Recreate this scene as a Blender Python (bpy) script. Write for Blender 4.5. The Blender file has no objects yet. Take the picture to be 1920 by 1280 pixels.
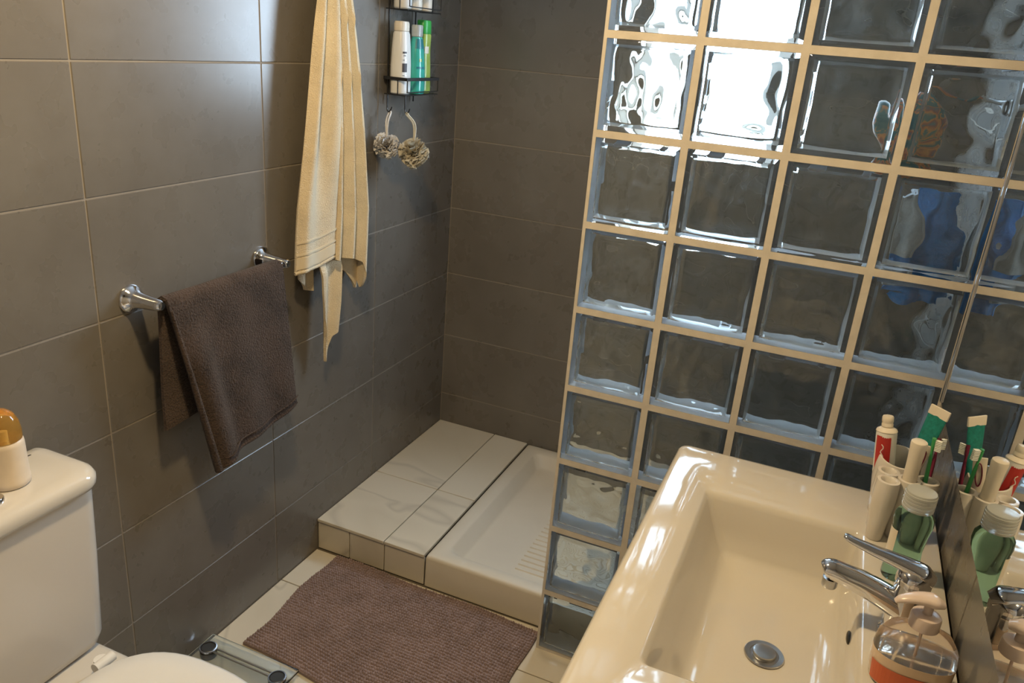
import bpy, bmesh, math, random
from mathutils import Vector, Matrix, noise
random.seed(7)
scene = bpy.context.scene
C = scene.collection

# ------------------------------------------------------------------ camera
cam = bpy.data.cameras.new('camera')
cam.sensor_width = 36.0
cam.lens = 1490.9 / 1920 * 36
cam.clip_start = 0.02
camo = bpy.data.objects.new('camera', cam)
C.objects.link(camo)
RIGHT = (0.9158855, 0.3938055, 0.0779163)
DOWN = (0.2072071, -0.2975150, -0.9319603)
FWD = (-0.3438299, 0.8697137, -0.3540890)
camo.matrix_world = Matrix((
    (RIGHT[0], -DOWN[0], -FWD[0], 1.3088),
    (RIGHT[1], -DOWN[1], -FWD[1], -1.6871),
    (RIGHT[2], -DOWN[2], -FWD[2], 1.5655),
    (0, 0, 0, 1)))
scene.camera = camo

# ------------------------------------------------------------------ light set-up
LAMP_COL = (1.0, 0.74, 0.40)
LAMP_W = 8.4
WINDOW_COL = (0.62, 0.80, 1.0)
WINDOW_E = 13.0
world = bpy.data.worlds.new('world')
scene.world = world
world.use_nodes = True
world.node_tree.nodes['Background'].inputs[0].default_value = (0.75, 0.88, 1.0, 1)
world.node_tree.nodes['Background'].inputs[1].default_value = 1.0
vs = scene.view_settings
vs.view_transform = 'Standard'
vs.look = 'None'
vs.gamma = 1
vs.use_curve_mapping = False
vs.exposure = 1.0
scene.cycles.max_bounces = 10
scene.cycles.transmission_bounces = 8
scene.cycles.glossy_bounces = 3
scene.cycles.diffuse_bounces = 2
scene.cycles.sample_clamp_indirect = 4.0
scene.cycles.blur_glossy = 1.0
scene.cycles.use_light_tree = False


# ------------------------------------------------------------------ materials
def nmat(name):
    m = bpy.data.materials.new(name)
    m.use_nodes = True
    nt = m.node_tree
    return m, nt, nt.nodes['Principled BSDF']


def N(nt, t, **kw):
    n = nt.nodes.new(t)
    for k, v in kw.items():
        setattr(n, k, v)
    return n


def noise_node(nt, scale, detail=4, rough=.55, coord='Object', distortion=0.0, vec_scale=None):
    if coord == 'Position':
        g = N(nt, 'ShaderNodeNewGeometry')
        out = g.outputs['Position']
    else:
        g = N(nt, 'ShaderNodeTexCoord')
        out = g.outputs[coord]
    if vec_scale:
        mp = N(nt, 'ShaderNodeMapping')
        mp.inputs['Scale'].default_value = vec_scale
        nt.links.new(out, mp.inputs[0])
        out = mp.outputs[0]
    n = N(nt, 'ShaderNodeTexNoise')
    n.inputs['Scale'].default_value = scale
    n.inputs['Detail'].default_value = detail
    n.inputs['Roughness'].default_value = rough
    n.inputs['Distortion'].default_value = distortion
    nt.links.new(out, n.inputs['Vector'])
    return n


def ramp(nt, src, stops):
    r = N(nt, 'ShaderNodeValToRGB')
    e = r.color_ramp.elements
    while len(e) < len(stops):
        e.new(0.5)
    for i, (p, c) in enumerate(stops):
        e[i].position = p
        e[i].color = (c[0], c[1], c[2], 1)
    nt.links.new(src, r.inputs[0])
    return r


def bump(nt, b, src, strength, dist):
    bp = N(nt, 'ShaderNodeBump')
    bp.inputs['Strength'].default_value = strength
    bp.inputs['Distance'].default_value = dist
    nt.links.new(src, bp.inputs['Height'])
    nt.links.new(bp.outputs[0], b.inputs['Normal'])


def simple(name, col, rough=.4, metal=0.0, var=0.06, vscale=12, coat=0.0, bmp=None, sheen=0.0,
           trans=0.0, ior=1.45, spec=.5):
    """procedural material: base colour gently varied by noise"""
    m, nt, b = nmat(name)
    n = noise_node(nt, vscale)
    lo = tuple(max(0, c * (1 - var)) for c in col)
    hi = tuple(min(1, c * (1 + var)) for c in col)
    r = ramp(nt, n.outputs[0], [(.3, lo), (.7, hi)])
    nt.links.new(r.outputs[0], b.inputs['Base Color'])
    b.inputs['Roughness'].default_value = rough
    b.inputs['Metallic'].default_value = metal
    b.inputs['Coat Weight'].default_value = coat
    b.inputs['Coat Roughness'].default_value = .05
    b.inputs['Sheen Weight'].default_value = sheen
    b.inputs['Transmission Weight'].default_value = trans
    b.inputs['IOR'].default_value = ior
    b.inputs['Specular IOR Level'].default_value = spec
    if bmp:
        n2 = noise_node(nt, bmp[0], 3)
        bump(nt, b, n2.outputs[0], bmp[1], bmp[2])
    return m


def tile_material():
    m, nt, b = nmat('dark_concrete_tile')
    n1 = noise_node(nt, 3.2, 6, .6, 'Position')
    n2 = noise_node(nt, 16, 3, .5, 'Position')
    mix = N(nt, 'ShaderNodeMath', operation='MULTIPLY_ADD')
    nt.links.new(n2.outputs[0], mix.inputs[0])
    mix.inputs[1].default_value = .18
    nt.links.new(n1.outputs[0], mix.inputs[2])
    oi = N(nt, 'ShaderNodeObjectInfo')
    m2 = N(nt, 'ShaderNodeMath', operation='MULTIPLY_ADD')
    nt.links.new(oi.outputs['Random'], m2.inputs[0])
    m2.inputs[1].default_value = .12
    nt.links.new(mix.outputs[0], m2.inputs[2])
    r = ramp(nt, m2.outputs[0], [(.42, (.160, .143, .122)), (.66, (.188, .170, .147)), (.90, (.216, .198, .173))])
    nt.links.new(r.outputs[0], b.inputs['Base Color'])
    rr = N(nt, 'ShaderNodeMapRange')
    rr.inputs[3].default_value = .24
    rr.inputs[4].default_value = .32
    nt.links.new(n2.outputs[0], rr.inputs[0])
    nt.links.new(rr.outputs[0], b.inputs['Roughness'])
    bump(nt, b, n2.outputs[0], .012, .001)
    return m


def marble_material():
    m, nt, b = nmat('cream_marble_tile')
    oi = N(nt, 'ShaderNodeObjectInfo')
    g = N(nt, 'ShaderNodeNewGeometry')
    off = N(nt, 'ShaderNodeVectorMath', operation='ADD')
    sc = N(nt, 'ShaderNodeVectorMath', operation='SCALE')
    cx = N(nt, 'ShaderNodeCombineXYZ')
    for i in range(3):
        nt.links.new(oi.outputs['Random'], cx.inputs[i])
    nt.links.new(cx.outputs[0], sc.inputs[0])
    sc.inputs['Scale'].default_value = 9.0
    nt.links.new(g.outputs['Position'], off.inputs[0])
    nt.links.new(sc.outputs[0], off.inputs[1])
    n = N(nt, 'ShaderNodeTexNoise')
    n.inputs['Scale'].default_value = 1.7
    n.inputs['Detail'].default_value = 2.5
    n.inputs['Roughness'].default_value = .5
    n.inputs['Distortion'].default_value = .8
    nt.links.new(off.outputs[0], n.inputs['Vector'])
    r = ramp(nt, n.outputs[0], [(.40, (.76, .69, .56)), (.480, (.75, .68, .55)), (.50, (.62, .56, .45)),
                                (.520, (.75, .68, .55)), (.60, (.70, .63, .50)), (.75, (.76, .69, .56))])
    nt.links.new(r.outputs[0], b.inputs['Base Color'])
    b.inputs['Roughness'].default_value = .28
    return m


def emission(name, col, strength):
    m = bpy.data.materials.new(name)
    m.use_nodes = True
    nt = m.node_tree
    nt.nodes.clear()
    o = N(nt, 'ShaderNodeOutputMaterial')
    e = N(nt, 'ShaderNodeEmission')
    e.inputs[0].default_value = (*col, 1)
    e.inputs[1].default_value = strength
    nt.links.new(e.outputs[0], o.inputs[0])
    return m


def glass(name, col, ior=1.47, rough=0.0):
    m, nt, b = nmat(name)
    b.inputs['Base Color'].default_value = (*col, 1)
    b.inputs['Roughness'].default_value = rough
    b.inputs['Transmission Weight'].default_value = 1
    b.inputs['IOR'].default_value = ior
    return m


def terry(name, col, scale=420, strength=.6, var=.10):
    m, nt, b = nmat(name)
    n = noise_node(nt, scale, 2, .6)
    n2 = noise_node(nt, 14, 3)
    mx = N(nt, 'ShaderNodeMath', operation='MULTIPLY_ADD')
    nt.links.new(n.outputs[0], mx.inputs[0])
    mx.inputs[1].default_value = .8
    nt.links.new(n2.outputs[0], mx.inputs[2])
    r = ramp(nt, mx.outputs[0], [(.6, tuple(c * (1 - var) for c in col)), (1.1, tuple(min(1, c * (1 + var)) for c in col))])
    nt.links.new(r.outputs[0], b.inputs['Base Color'])
    b.inputs['Roughness'].default_value = .95
    b.inputs['Specular IOR Level'].default_value = .1
    b.inputs['Sheen Weight'].default_value = .12
    b.inputs['Sheen Roughness'].default_value = .6
    bump(nt, b, n.outputs[0], strength, .005)
    return m


M_TILE = tile_material()
M_MARBLE = marble_material()
M_GROUT_WALL = simple('light_tile_grout', (.34, .30, .25), .9, bmp=(300, .3, .001))
M_GROUT_FLOOR = simple('dark_floor_grout', (.17, .14, .10), .9)
M_MORTAR = simple('cream_mortar', (.70, .64, .56), .9, var=.08, vscale=30, bmp=(400, .4, .001))
M_BLOCK = glass('clear_block_glass', (.93, .975, .985), 1.46)
M_COAT = simple('white_block_edge_coating', (.80, .82, .84), .6, var=.02)
M_CERAMIC = simple('white_glazed_ceramic', (.70, .655, .585), .10, coat=.6, var=.015, vscale=3)
M_CERAMIC_MATT = simple('white_ceramic_cistern', (.74, .69, .63), .22, coat=.25, var=.015, vscale=3)
M_TRAY = simple('white_shower_tray', (.74, .67, .55), .32, var=.03, vscale=6)
M_CHROME = simple('polished_chrome', (.78, .78, .80), .09, metal=1, var=.02)
M_STEEL = simple('brushed_steel', (.55, .55, .55), .28, metal=1, var=.05)
M_MIRROR = simple('mirror_silver', (.86, .88, .88), .008, metal=1, var=.0)
M_BLACKWIRE = simple('black_coated_wire', (.018, .017, .017), .35)
M_WHITE_PAINT = simple('white_paint', (.80, .79, .77), .7, var=.02, vscale=2)
M_PVC = simple('white_window_frame', (.82, .84, .86), .35, var=.02)
M_PANE = emission('frosted_daylight_pane', WINDOW_COL, WINDOW_E)
M_LAMP = emission('warm_lamp_diffuser', LAMP_COL, 1.0)
M_CREAM_TOWEL = terry('cream_terry', (.80, .67, .47), 380, .7)
M_CREAM_BAND = terry('cream_woven_band', (.78, .66, .47), 900, .25, .05)
M_BROWN_TOWEL = terry('dark_brown_terry', (.060, .040, .031), 230, 1.0, .45)
M_MAT = terry('brown_chenille', (.30, .215, .195), 300, .5, .18)
M_WHITE_PLASTIC = simple('white_plastic', (.82, .80, .76), .3, var=.02)
M_CREAM_PLASTIC = simple('cream_plastic', (.80, .72, .60), .35, var=.03)
M_RED = simple('red_print', (.50, .035, .03), .3, var=.08)
M_TEAL_PRINT = simple('teal_print', (.02, .22, .19), .3, var=.25, vscale=160)
M_TEAL_PLASTIC = simple('teal_plastic', (.05, .42, .34), .2, var=.10, vscale=25, coat=.3)
M_TEAL_DARK = simple('dark_teal_label', (.02, .19, .22), .3, var=.15, vscale=60)
M_GREEN_PLASTIC = simple('yellow_green_plastic', (.36, .48, .10), .25, var=.15, vscale=30, coat=.2)
M_GREEN_CAP = simple('bright_green_cap', (.05, .42, .08), .3, var=.05)
M_DARK = simple('dark_print', (.06, .05, .05), .5)
M_MOUTHWASH = simple('teal_mouthwash', (.40, .74, .64), .05, trans=1.0, ior=1.36, var=.05)
M_CLEARCAP = simple('clear_ribbed_cap', (.75, .77, .74), .18, trans=.45, ior=1.42, var=.02)
M_SOAP_SHELL = simple('clear_soap_bottle', (.95, .88, .82), .04, trans=.92, ior=1.2, var=.01)
M_SOAP = simple('peach_liquid_soap', (.80, .60, .42), .08, coat=.5, ior=1.33, var=.04)
M_SOAP_LABEL = simple('orange_soap_label', (.75, .16, .06), .3, var=.1)
M_PUMP = simple('pinkish_white_pump', (.78, .64, .57), .25, var=.02, trans=.1)
M_AMBER = simple('amber_clear_cap', (.95, .58, .16), .05, trans=.8, ior=1.4, var=.06)
M_FRESH_BODY = simple('cream_printed_label', (.82, .70, .56), .35, var=.10, vscale=14)
M_POUF_WHITE = simple('white_mesh_sponge', (.80, .76, .72), .7, var=.06, vscale=60)
M_POUF_CREAM = simple('cream_mesh_sponge', (.64, .58, .46), .7, var=.10, vscale=60)
M_PURPLE = simple('maroon_plastic', (.16, .02, .05), .25)
M_BRUSH_GREEN = simple('green_plastic', (.06, .36, .12), .3)
M_BRISTLE = simple('white_bristles', (.80, .82, .78), .7)
M_BLUE = terry('blue_cloth', (.05, .22, .50), 300, .4, .2)
M_PALE = terry('pale_grey_cloth', (.55, .58, .60), 300, .3, .1)
M_SCALE_GLASS = glass('green_tinted_glass', (.90, .94, .91), 1.45)
M_DARKFOOT = simple('dark_grey_metal', (.10, .095, .085), .35, metal=.7)
M_WOOD = simple('white_lacquer', (.72, .68, .62), .3, var=.03)


def patterned():
    m, nt, b = nmat('orange_green_print')
    n = noise_node(nt, 45, 2, .5, distortion=1.0)
    r = ramp(nt, n.outputs[0], [(.36, (.05, .14, .15)), (.47, (.10, .20, .18)), (.53, (.70, .30, .10)), (.62, (.35, .12, .10)), (.7, (.12, .22, .22))])
    nt.links.new(r.outputs[0], b.inputs['Base Color'])
    b.inputs['Roughness'].default_value = .6
    return m


M_PATTERN = patterned()


# ------------------------------------------------------------------ mesh helpers
def mesh_obj(name, verts, faces, mat, parent=None, smooth=None, loc=None):
    me = bpy.data.meshes.new(name)
    me.from_pydata([tuple(v) for v in verts], [], faces)
    me.update()
    return finish(name, me, mat, parent, smooth, loc)


def finish(name, me, mat, parent=None, smooth=None, loc=None):
    if mat:
        me.materials.append(mat)
    if smooth is not None:
        me.polygons.foreach_set('use_smooth', [True] * len(me.polygons))
        me.set_sharp_from_angle(angle=math.radians(smooth))
    o = bpy.data.objects.new(name, me)
    C.objects.link(o)
    if loc:
        o.location = loc
    if parent:
        o.parent = parent
    return o


def bm_obj(name, bm, mat, parent=None, smooth=None, loc=None):
    bmesh.ops.recalc_face_normals(bm, faces=bm.faces)
    me = bpy.data.meshes.new(name)
    bm.to_mesh(me)
    bm.free()
    return finish(name, me, mat, parent, smooth, loc)


def add_box(bm, x0, x1, y0, y1, z0, z1, bev=0.0, seg=1):
    vs_ = [bm.verts.new(v) for v in ((x0, y0, z0), (x1, y0, z0), (x1, y1, z0), (x0, y1, z0),
                                     (x0, y0, z1), (x1, y0, z1), (x1, y1, z1), (x0, y1, z1))]
    fs = [bm.faces.new([vs_[i] for i in f]) for f in
          ((0, 3, 2, 1), (4, 5, 6, 7), (0, 1, 5, 4), (1, 2, 6, 5), (2, 3, 7, 6), (3, 0, 4, 7))]
    if bev:
        es = list({e for f in fs for e in f.edges})
        bmesh.ops.bevel(bm, geom=es, offset=bev, segments=seg, profile=.5, affect='EDGES')


def box(name, x0, x1, y0, y1, z0, z1, mat, parent=None, bev=0.0, seg=1, smooth=None):
    bm = bmesh.new()
    add_box(bm, x0, x1, y0, y1, z0, z1, bev, seg)
    return bm_obj(name, bm, mat, parent, smooth if smooth is not None else (40 if bev else None))


def loft(rings, cap0=True, cap1=True):
    """closed rings of equal length -> verts, faces"""
    n = len(rings[0])
    verts = [v for r in rings for v in r]
    faces = []
    for i in range(len(rings) - 1):
        for j in range(n):
            a, b = i * n + j, i * n + (j + 1) % n
            faces.append((a, b, b + n, a + n))
    if cap0:
        faces.append(tuple(range(n - 1, -1, -1)))
    if cap1:
        k = (len(rings) - 1) * n
        faces.append(tuple(range(k, k + n)))
    return verts, faces


def ell_ring(cx, cy, z, a, b, n=32, p=2.0):
    out = []
    for i in range(n):
        t = 2 * math.pi * i / n
        c, s = math.cos(t), math.sin(t)
        out.append((cx + a * math.copysign(abs(c) ** (2 / p), c), cy + b * math.copysign(abs(s) ** (2 / p), s), z))
    return out


def lathe(name, prof, mat, parent=None, cx=0, cy=0, n=32, p=2.0, smooth=40, ratio=1.0, loc=None, cap1=True):
    """prof: (radius, z); ratio = y radius / x radius"""
    rings = [ell_ring(cx, cy, z, max(r, 1e-4), max(r * ratio, 1e-4), n, p) for r, z in prof]
    v, f = loft(rings, cap1=cap1)
    return mesh_obj(name, v, f, mat, parent, smooth, loc)


def frames(path):
    path = [Vector(p) for p in path]
    out = []
    up = None
    for i, p in enumerate(path):
        t = (path[min(i + 1, len(path) - 1)] - path[max(i - 1, 0)]).normalized()
        if up is None:
            up = Vector((0, 0, 1)) if abs(t.z) < .9 else Vector((1, 0, 0))
        s = t.cross(up)
        if s.length < 1e-6:
            s = t.cross(Vector((0, 1, 0)))
        s.normalize()
        up = s.cross(t).normalized()
        out.append((p, s, up))
    return out


def tube_data(path, rad, n=8, flat=1.0):
    rings = []
    fr = frames(path)
    for i, (p, s, u) in enumerate(fr):
        r = rad[i] if isinstance(rad, (list, tuple)) else rad
        rings.append([tuple(p + s * r * math.cos(2 * math.pi * k / n) + u * r * flat * math.sin(2 * math.pi * k / n)) for k in range(n)])
    return loft(rings)


def tube(name, path, rad, mat, parent=None, n=8, smooth=50, flat=1.0):
    v, f = tube_data(path, rad, n, flat)
    return mesh_obj(name, v, f, mat, parent, smooth)


def tubes(name, paths, rad, mat, parent=None, n=6):
    V, F = [], []
    for p in paths:
        v, f = tube_data(p, rad, n)
        k = len(V)
        V += v
        F += [tuple(i + k for i in q) for q in f]
    return mesh_obj(name, V, F, mat, parent, 60)


def spline(pts, per=6):
    """Catmull-Rom"""
    P = [Vector(p) for p in pts]
    P = [P[0] * 2 - P[1]] + P + [P[-1] * 2 - P[-2]]
    out = []
    for i in range(1, len(P) - 2):
        for k in range(per):
            t = k / per
            a, b, c, d = P[i - 1], P[i], P[i + 1], P[i + 2]
            out.append(.5 * ((2 * b) + (c - a) * t + (2 * a - 5 * b + 4 * c - d) * t * t + (3 * b - a - 3 * c + d) * t ** 3))
    out.append(P[-2])
    return out


def empty(name, loc, label=None, cat=None, group=None, kind=None):
    o = bpy.data.objects.new(name, None)
    o.empty_display_size = .05
    C.objects.link(o)
    o.location = loc
    tag(o, label, cat, group, kind)
    return o


def tag(o, label=None, cat=None, group=None, kind=None):
    if label:
        o['label'] = label
    if cat:
        o['category'] = cat
    if group:
        o['group'] = group
    if kind:
        o['kind'] = kind
    return o


def sheet(name, fn, nu, nv, mat, parent=None, thick=0.006, loc=None):
    """cloth: fn(u,v)->point; a grid with real thickness"""
    P = [[Vector(fn(i / nu, j / nv)) for i in range(nu + 1)] for j in range(nv + 1)]
    V, F = [], []
    nn = (nu + 1)
    Nn = []
    for j in range(nv + 1):
        for i in range(nu + 1):
            du = P[j][min(i + 1, nu)] - P[j][max(i - 1, 0)]
            dv = P[min(j + 1, nv)][i] - P[max(j - 1, 0)][i]
            n = du.cross(dv)
            Nn.append(n.normalized() if n.length > 1e-9 else Vector((1, 0, 0)))
    flat = [p for r in P for p in r]
    V = [p + n * thick / 2 for p, n in zip(flat, Nn)] + [p - n * thick / 2 for p, n in zip(flat, Nn)]
    o = nn * (nv + 1)
    for j in range(nv):
        for i in range(nu):
            a = j * nn + i
            F.append((a, a + 1, a + 1 + nn, a + nn))
            F.append((o + a, o + a + nn, o + a + nn + 1, o + a + 1))
    for i in range(nu):
        F.append((i, o + i, o + i + 1, i + 1))
        a = nv * nn + i
        F.append((a, a + 1, o + a + 1, o + a))
    for j in range(nv):
        a = j * nn
        F.append((a, a + nn, o + a + nn, o + a))
        a = j * nn + nu
        F.append((a, o + a, o + a + nn, a + nn))
    return mesh_obj(name, V, F, mat, parent, 60, loc)


def lerp(a, b, t):
    return a + (b - a) * t


def interp(x, tab):
    if x <= tab[0][0]:
        return tab[0][1]
    for (x0, y0), (x1, y1) in zip(tab, tab[1:]):
        if x <= x1:
            t = (x - x0) / (x1 - x0)
            return y0 + (y1 - y0) * t
    return tab[-1][1]


def smoothstep(t):
    t = max(0, min(1, t))
    return t * t * (3 - 2 * t)


# ------------------------------------------------------------------ the room
XR = 1.575          # right wall
YB = 0.905          # back wall of the shower
YF = -2.35          # wall behind the photographer
ZC = 2.25
GX = 0.787          # free end of the glass block wall
TH, TW = .2476, .5085
Z0 = -.0168
JT = .003           # tile joint
TT = .008

# floor with marble tiles
floor = box('floor', -.1, XR + .1, YF - .1, YB + .1, -.10, -.003, M_GROUT_FLOOR)
tag(floor, kind='structure')


def tile_mesh(w, h, t, axis, bev=.0012):
    """box w x h x t lying in a wall plane (axis = normal)"""
    bm = bmesh.new()
    if axis == 'x':
        add_box(bm, 0, t, 0, w, 0, h, bev)
    elif axis == 'y':
        add_box(bm, 0, w, 0, t, 0, h, bev)
    else:
        add_box(bm, 0, w, 0, h, 0, t, bev)
    bmesh.ops.recalc_face_normals(bm, faces=bm.faces)
    me = bpy.data.meshes.new('tile')
    bm.to_mesh(me)
    bm.free()
    return me


CACHE = {}


def place_tile(name, w, h, t, axis, mat, parent, loc):
    k = (name, round(w, 4), round(h, 4), t, axis)
    if k not in CACHE:
        CACHE[k] = tile_mesh(w, h, t, axis)
        CACHE[k].materials.append(mat)
    o = bpy.data.objects.new(name, CACHE[k])
    o.location = loc
    C.objects.link(o)
    o.parent = parent
    return o


fx = [0, .46, 1.06, XR]
fy = [YF, -1.915, -1.46, -1.005, -.55, -.095, .082]
for i in range(len(fx) - 1):
    for j in range(len(fy) - 1):
        place_tile('floor_tile', fx[i + 1] - fx[i] - JT, fy[j + 1] - fy[j] - JT, .008, 'z', M_MARBLE, floor,
                   (fx[i] + JT / 2, fy[j] + JT / 2, -.008))

# left wall
wl = box('wall_left', -.12, -.0015 - .0, YF - .1, YB + .12, -.05, ZC, M_GROUT_WALL)
tag(wl, kind='structure')
ys = [YF, -2.145, -1.637, -1.128, -.6195, -.111, .3975, YB]
zs = [0] + [Z0 + TH * k for k in range(1, 9)] + [ZC]
for i in range(len(ys) - 1):
    for k in range(len(zs) - 1):
        place_tile('wall_tile', ys[i + 1] - ys[i] - JT, zs[k + 1] - zs[k] - JT, TT, 'x', M_TILE, wl,
                   (-TT, ys[i] + JT / 2, zs[k] + JT / 2))

# right wall
wr = box('wall_right', XR + .0015, XR + .12, YF - .1, YB + .12, -.05, ZC, M_GROUT_WALL)
tag(wr, kind='structure')
for i in range(len(ys) - 1):
    for k in range(len(zs) - 1):
        place_tile('wall_tile', ys[i + 1] - ys[i] - JT, zs[k + 1] - zs[k] - JT, TT, 'x', M_TILE, wr,
                   (XR, ys[i] + JT / 2, zs[k] + JT / 2))

# back wall of the shower, with the window opening
WX0, WX1, WZ0, WZ1 = .63, 1.09, zs[5] + .055, zs[8] + .12
wb = empty('wall_back', (0, YB, 0), kind='structure')
bm = bmesh.new()
add_box(bm, -.12, WX0, .0015, .20, -.05, ZC)
add_box(bm, WX1, XR + .12, .0015, .20, -.05, ZC)
add_box(bm, WX0, WX1, .0015, .20, -.05, WZ0)
add_box(bm, WX0, WX1, .0015, .20, WZ1, ZC)
bm_obj('wall_core', bm, M_GROUT_WALL, wb)
xs = [0, .5085, 1.017, XR]
for k in range(len(zs) - 1):
    for i in range(len(xs) - 1):
        x0, x1, z0, z1 = xs[i], xs[i + 1], zs[k], zs[k + 1]
        pieces = [(x0, x1, z0, z1)]
        if x0 < WX1 and x1 > WX0 and z0 < WZ1 and z1 > WZ0:     # cut round the window
            pieces = []
            if x0 < WX0:
                pieces.append((x0, WX0, z0, z1))
            if x1 > WX1:
                pieces.append((WX1, x1, z0, z1))
            a, b_ = max(x0, WX0), min(x1, WX1)
            if z0 < WZ0:
                pieces.append((a, b_, z0, WZ0))
            if z1 > WZ1:
                pieces.append((a, b_, WZ1, z1))
        for (a, b_, c, d) in pieces:
            if b_ - a > .02 and d - c > .02:
                place_tile('wall_tile', b_ - a - JT, d - c - JT, TT, 'y', M_TILE, wb, (a + JT / 2, 0, c + JT / 2))

win = empty('window_1', ((WX0 + WX1) / 2, YB + .10, WZ0), kind='structure')
win['label'] = 'small bright frosted window high in the shower wall'
wc, wh = (WX1 - WX0) / 2, WZ1 - WZ0
bm = bmesh.new()
for (a, b_, c, d) in ((-wc, -wc + .035, 0, wh), (wc - .035, wc, 0, wh), (-wc + .035, wc - .035, 0, .035), (-wc + .035, wc - .035, wh - .035, wh)):
    add_box(bm, a, b_, -.02, .03, c, d, .003)
bm_obj('window_frame', bm, M_PVC, win, 40)
box('window_pane', -wc + .035, wc - .035, 0, .012, .035, wh - .035, M_PANE, win)
bm = bmesh.new()
add_box(bm, -wc, wc, -.10, -.02, 0, .006, .001)
bm_obj('window_sill', bm, M_MARBLE, win, 40)

# wall behind the photographer, with a white door, and the ceiling
wf = box('wall_front', -.12, XR + .12, YF - .12, YF, -.05, ZC, M_WHITE_PAINT)
tag(wf, kind='structure')
dr = empty('door_1', (.75, YF, 0), kind='structure')
dr['label'] = 'plain white bathroom door behind the photographer'
box('door_leaf', -.36, .36, .002, .03, .005, 2.03, M_WOOD, dr, .003)
box('door_handle', .27, .33, .032, .055, 1.0, 1.02, M_CHROME, dr, .004)
ceil = box('ceiling', -.12, XR + .12, YF - .12, YB + .12, ZC, ZC + .1, M_WHITE_PAINT)
tag(ceil, kind='structure')

# ------------------------------------------------------------------ glass block wall
GP = .2
BW = .1845
gw = empty('wall_glass', (GX, 0, 0), kind='structure')
gw['label'] = 'partition of clear wavy glass blocks with cream mortar joints'
GZ = -.0085
NR, NC = 11, 4
GY0, GY1 = 0.0, .080
bm = bmesh.new()
half = (GP - BW) / 2
XE = XR - GX                         # wall length


def col_edges(i):
    a = i * GP + half if i else .0075
    b = (i + 1) * GP - half if i < NC - 1 else XE - .006
    return a, b


zt = ZC
rows = []
for k in range(NR):
    a = max(GZ + k * GP + half, .010)
    b = GZ + (k + 1) * GP - half
    if b > ZC - .003:
        b = ZC - .008
    rows.append((a, b))
MY0, MY1 = .004, .076
# vertical bars
edges = [col_edges(i) for i in range(NC)]
bars = [(0, edges[0][0])] + [(edges[i][1], edges[i + 1][0]) for i in range(NC - 1)] + [(edges[-1][1], XE)]
for a, b in bars:
    add_box(bm, a, b, MY0, MY1, 0, ZC)
zb_ = [(0, rows[0][0])] + [(rows[k][1], rows[k + 1][0]) for k in range(NR - 1)] + [(rows[-1][1], ZC)]
for i in range(NC):
    for a, b in zb_:
        add_box(bm, edges[i][0], edges[i][1], MY0, MY1, a, b)
bm_obj('mortar_grid', bm, M_MORTAR, gw)


def block_mesh(w, h, seed, wave=.0046, n=26):
    """hollow glass block: wavy outer faces, rounded rim, cavity inside"""
    rnd = random.Random(seed)
    off = Vector((rnd.random() * 50, rnd.random() * 50, rnd.random() * 50))
    V, F = [], []

    def wav(x, z, s):
        p = Vector((x * 16, s * 7.3, z * 16)) + off
        return noise.noise(p) + .45 * noise.noise(p * 2.3)

    def shell(w_, h_, y0, y1, rim, amp, flip):
        """closed box with wavy front and back faces"""
        base = len(V)
        idx = {}
        for s, yy in ((0, y0), (1, y1)):
            sg = -1 if s == 0 else 1
            for i in range(n + 1):
                for j in range(n + 1):
                    x, z = -w_ / 2 + w_ * i / n, -h_ / 2 + h_ * j / n
                    e = min(w_ / 2 - abs(x), h_ / 2 - abs(z))
                    t = smoothstep(e / (.016 if not flip else .012))
                    y = yy - sg * rim * (1 - min(1, e / .007)) ** 2 + wav(x, z, s + (2 if flip else 0)) * amp * t
                    if not flip:
                        # pressed groove inside the rim
                        y -= sg * .0022 * math.exp(-((e - .014) / .005) ** 2)
                    idx[s, i, j] = len(V)
                    V.append((x, y, z))
        for s in (0, 1):
            for i in range(n):
                for j in range(n):
                    q = (idx[s, i, j], idx[s, i + 1, j], idx[s, i + 1, j + 1], idx[s, i, j + 1])
                    if (s == 1) != flip:
                        q = q[::-1]
                    F.append(q)
        per = [(i, 0) for i in range(n)] + [(n, j) for j in range(n)] + [(i, n) for i in range(n, 0, -1)] + [(0, j) for j in range(n, 0, -1)]
        side0 = len(F)
        for a in range(len(per)):
            p, q = per[a], per[(a + 1) % len(per)]
            f = (idx[0, p[0], p[1]], idx[1, p[0], p[1]], idx[1, q[0], q[1]], idx[0, q[0], q[1]])
            F.append(f[::-1] if flip else f)
        return (side0, len(F))

    coat = shell(w, h, 0, .080, .004, wave * .35, False)
    shell(w - .020, h - .020, .0105, .0695, .004, wave, True)
    me = bpy.data.meshes.new('glass_block')
    me.from_pydata(V, [], F)
    me.update()
    # outward normals
    me.materials.append(M_BLOCK)
    me.materials.append(M_COAT)
    for q in range(*coat):
        me.polygons[q].material_index = 1
    me.polygons.foreach_set('use_smooth', [True] * len(me.polygons))
    me.set_sharp_from_angle(angle=math.radians(50))
    return me


BM = {}
for i in range(NC):
    for k in range(NR):
        a, b = edges[i]
        c, d = rows[k]
        w, h = b - a - .001, d - c - .001
        var = (i * 3 + k * 2) % 4
        key = (round(w, 4), round(h, 4), var)
        if key not in BM:
            BM[key] = block_mesh(w, h, 11 + var + int(w * 1e4))
        o = bpy.data.objects.new('glass_block', BM[key])
        C.objects.link(o)
        o.parent = gw
        o.location = ((a + b) / 2, 0, (c + d) / 2)

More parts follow.
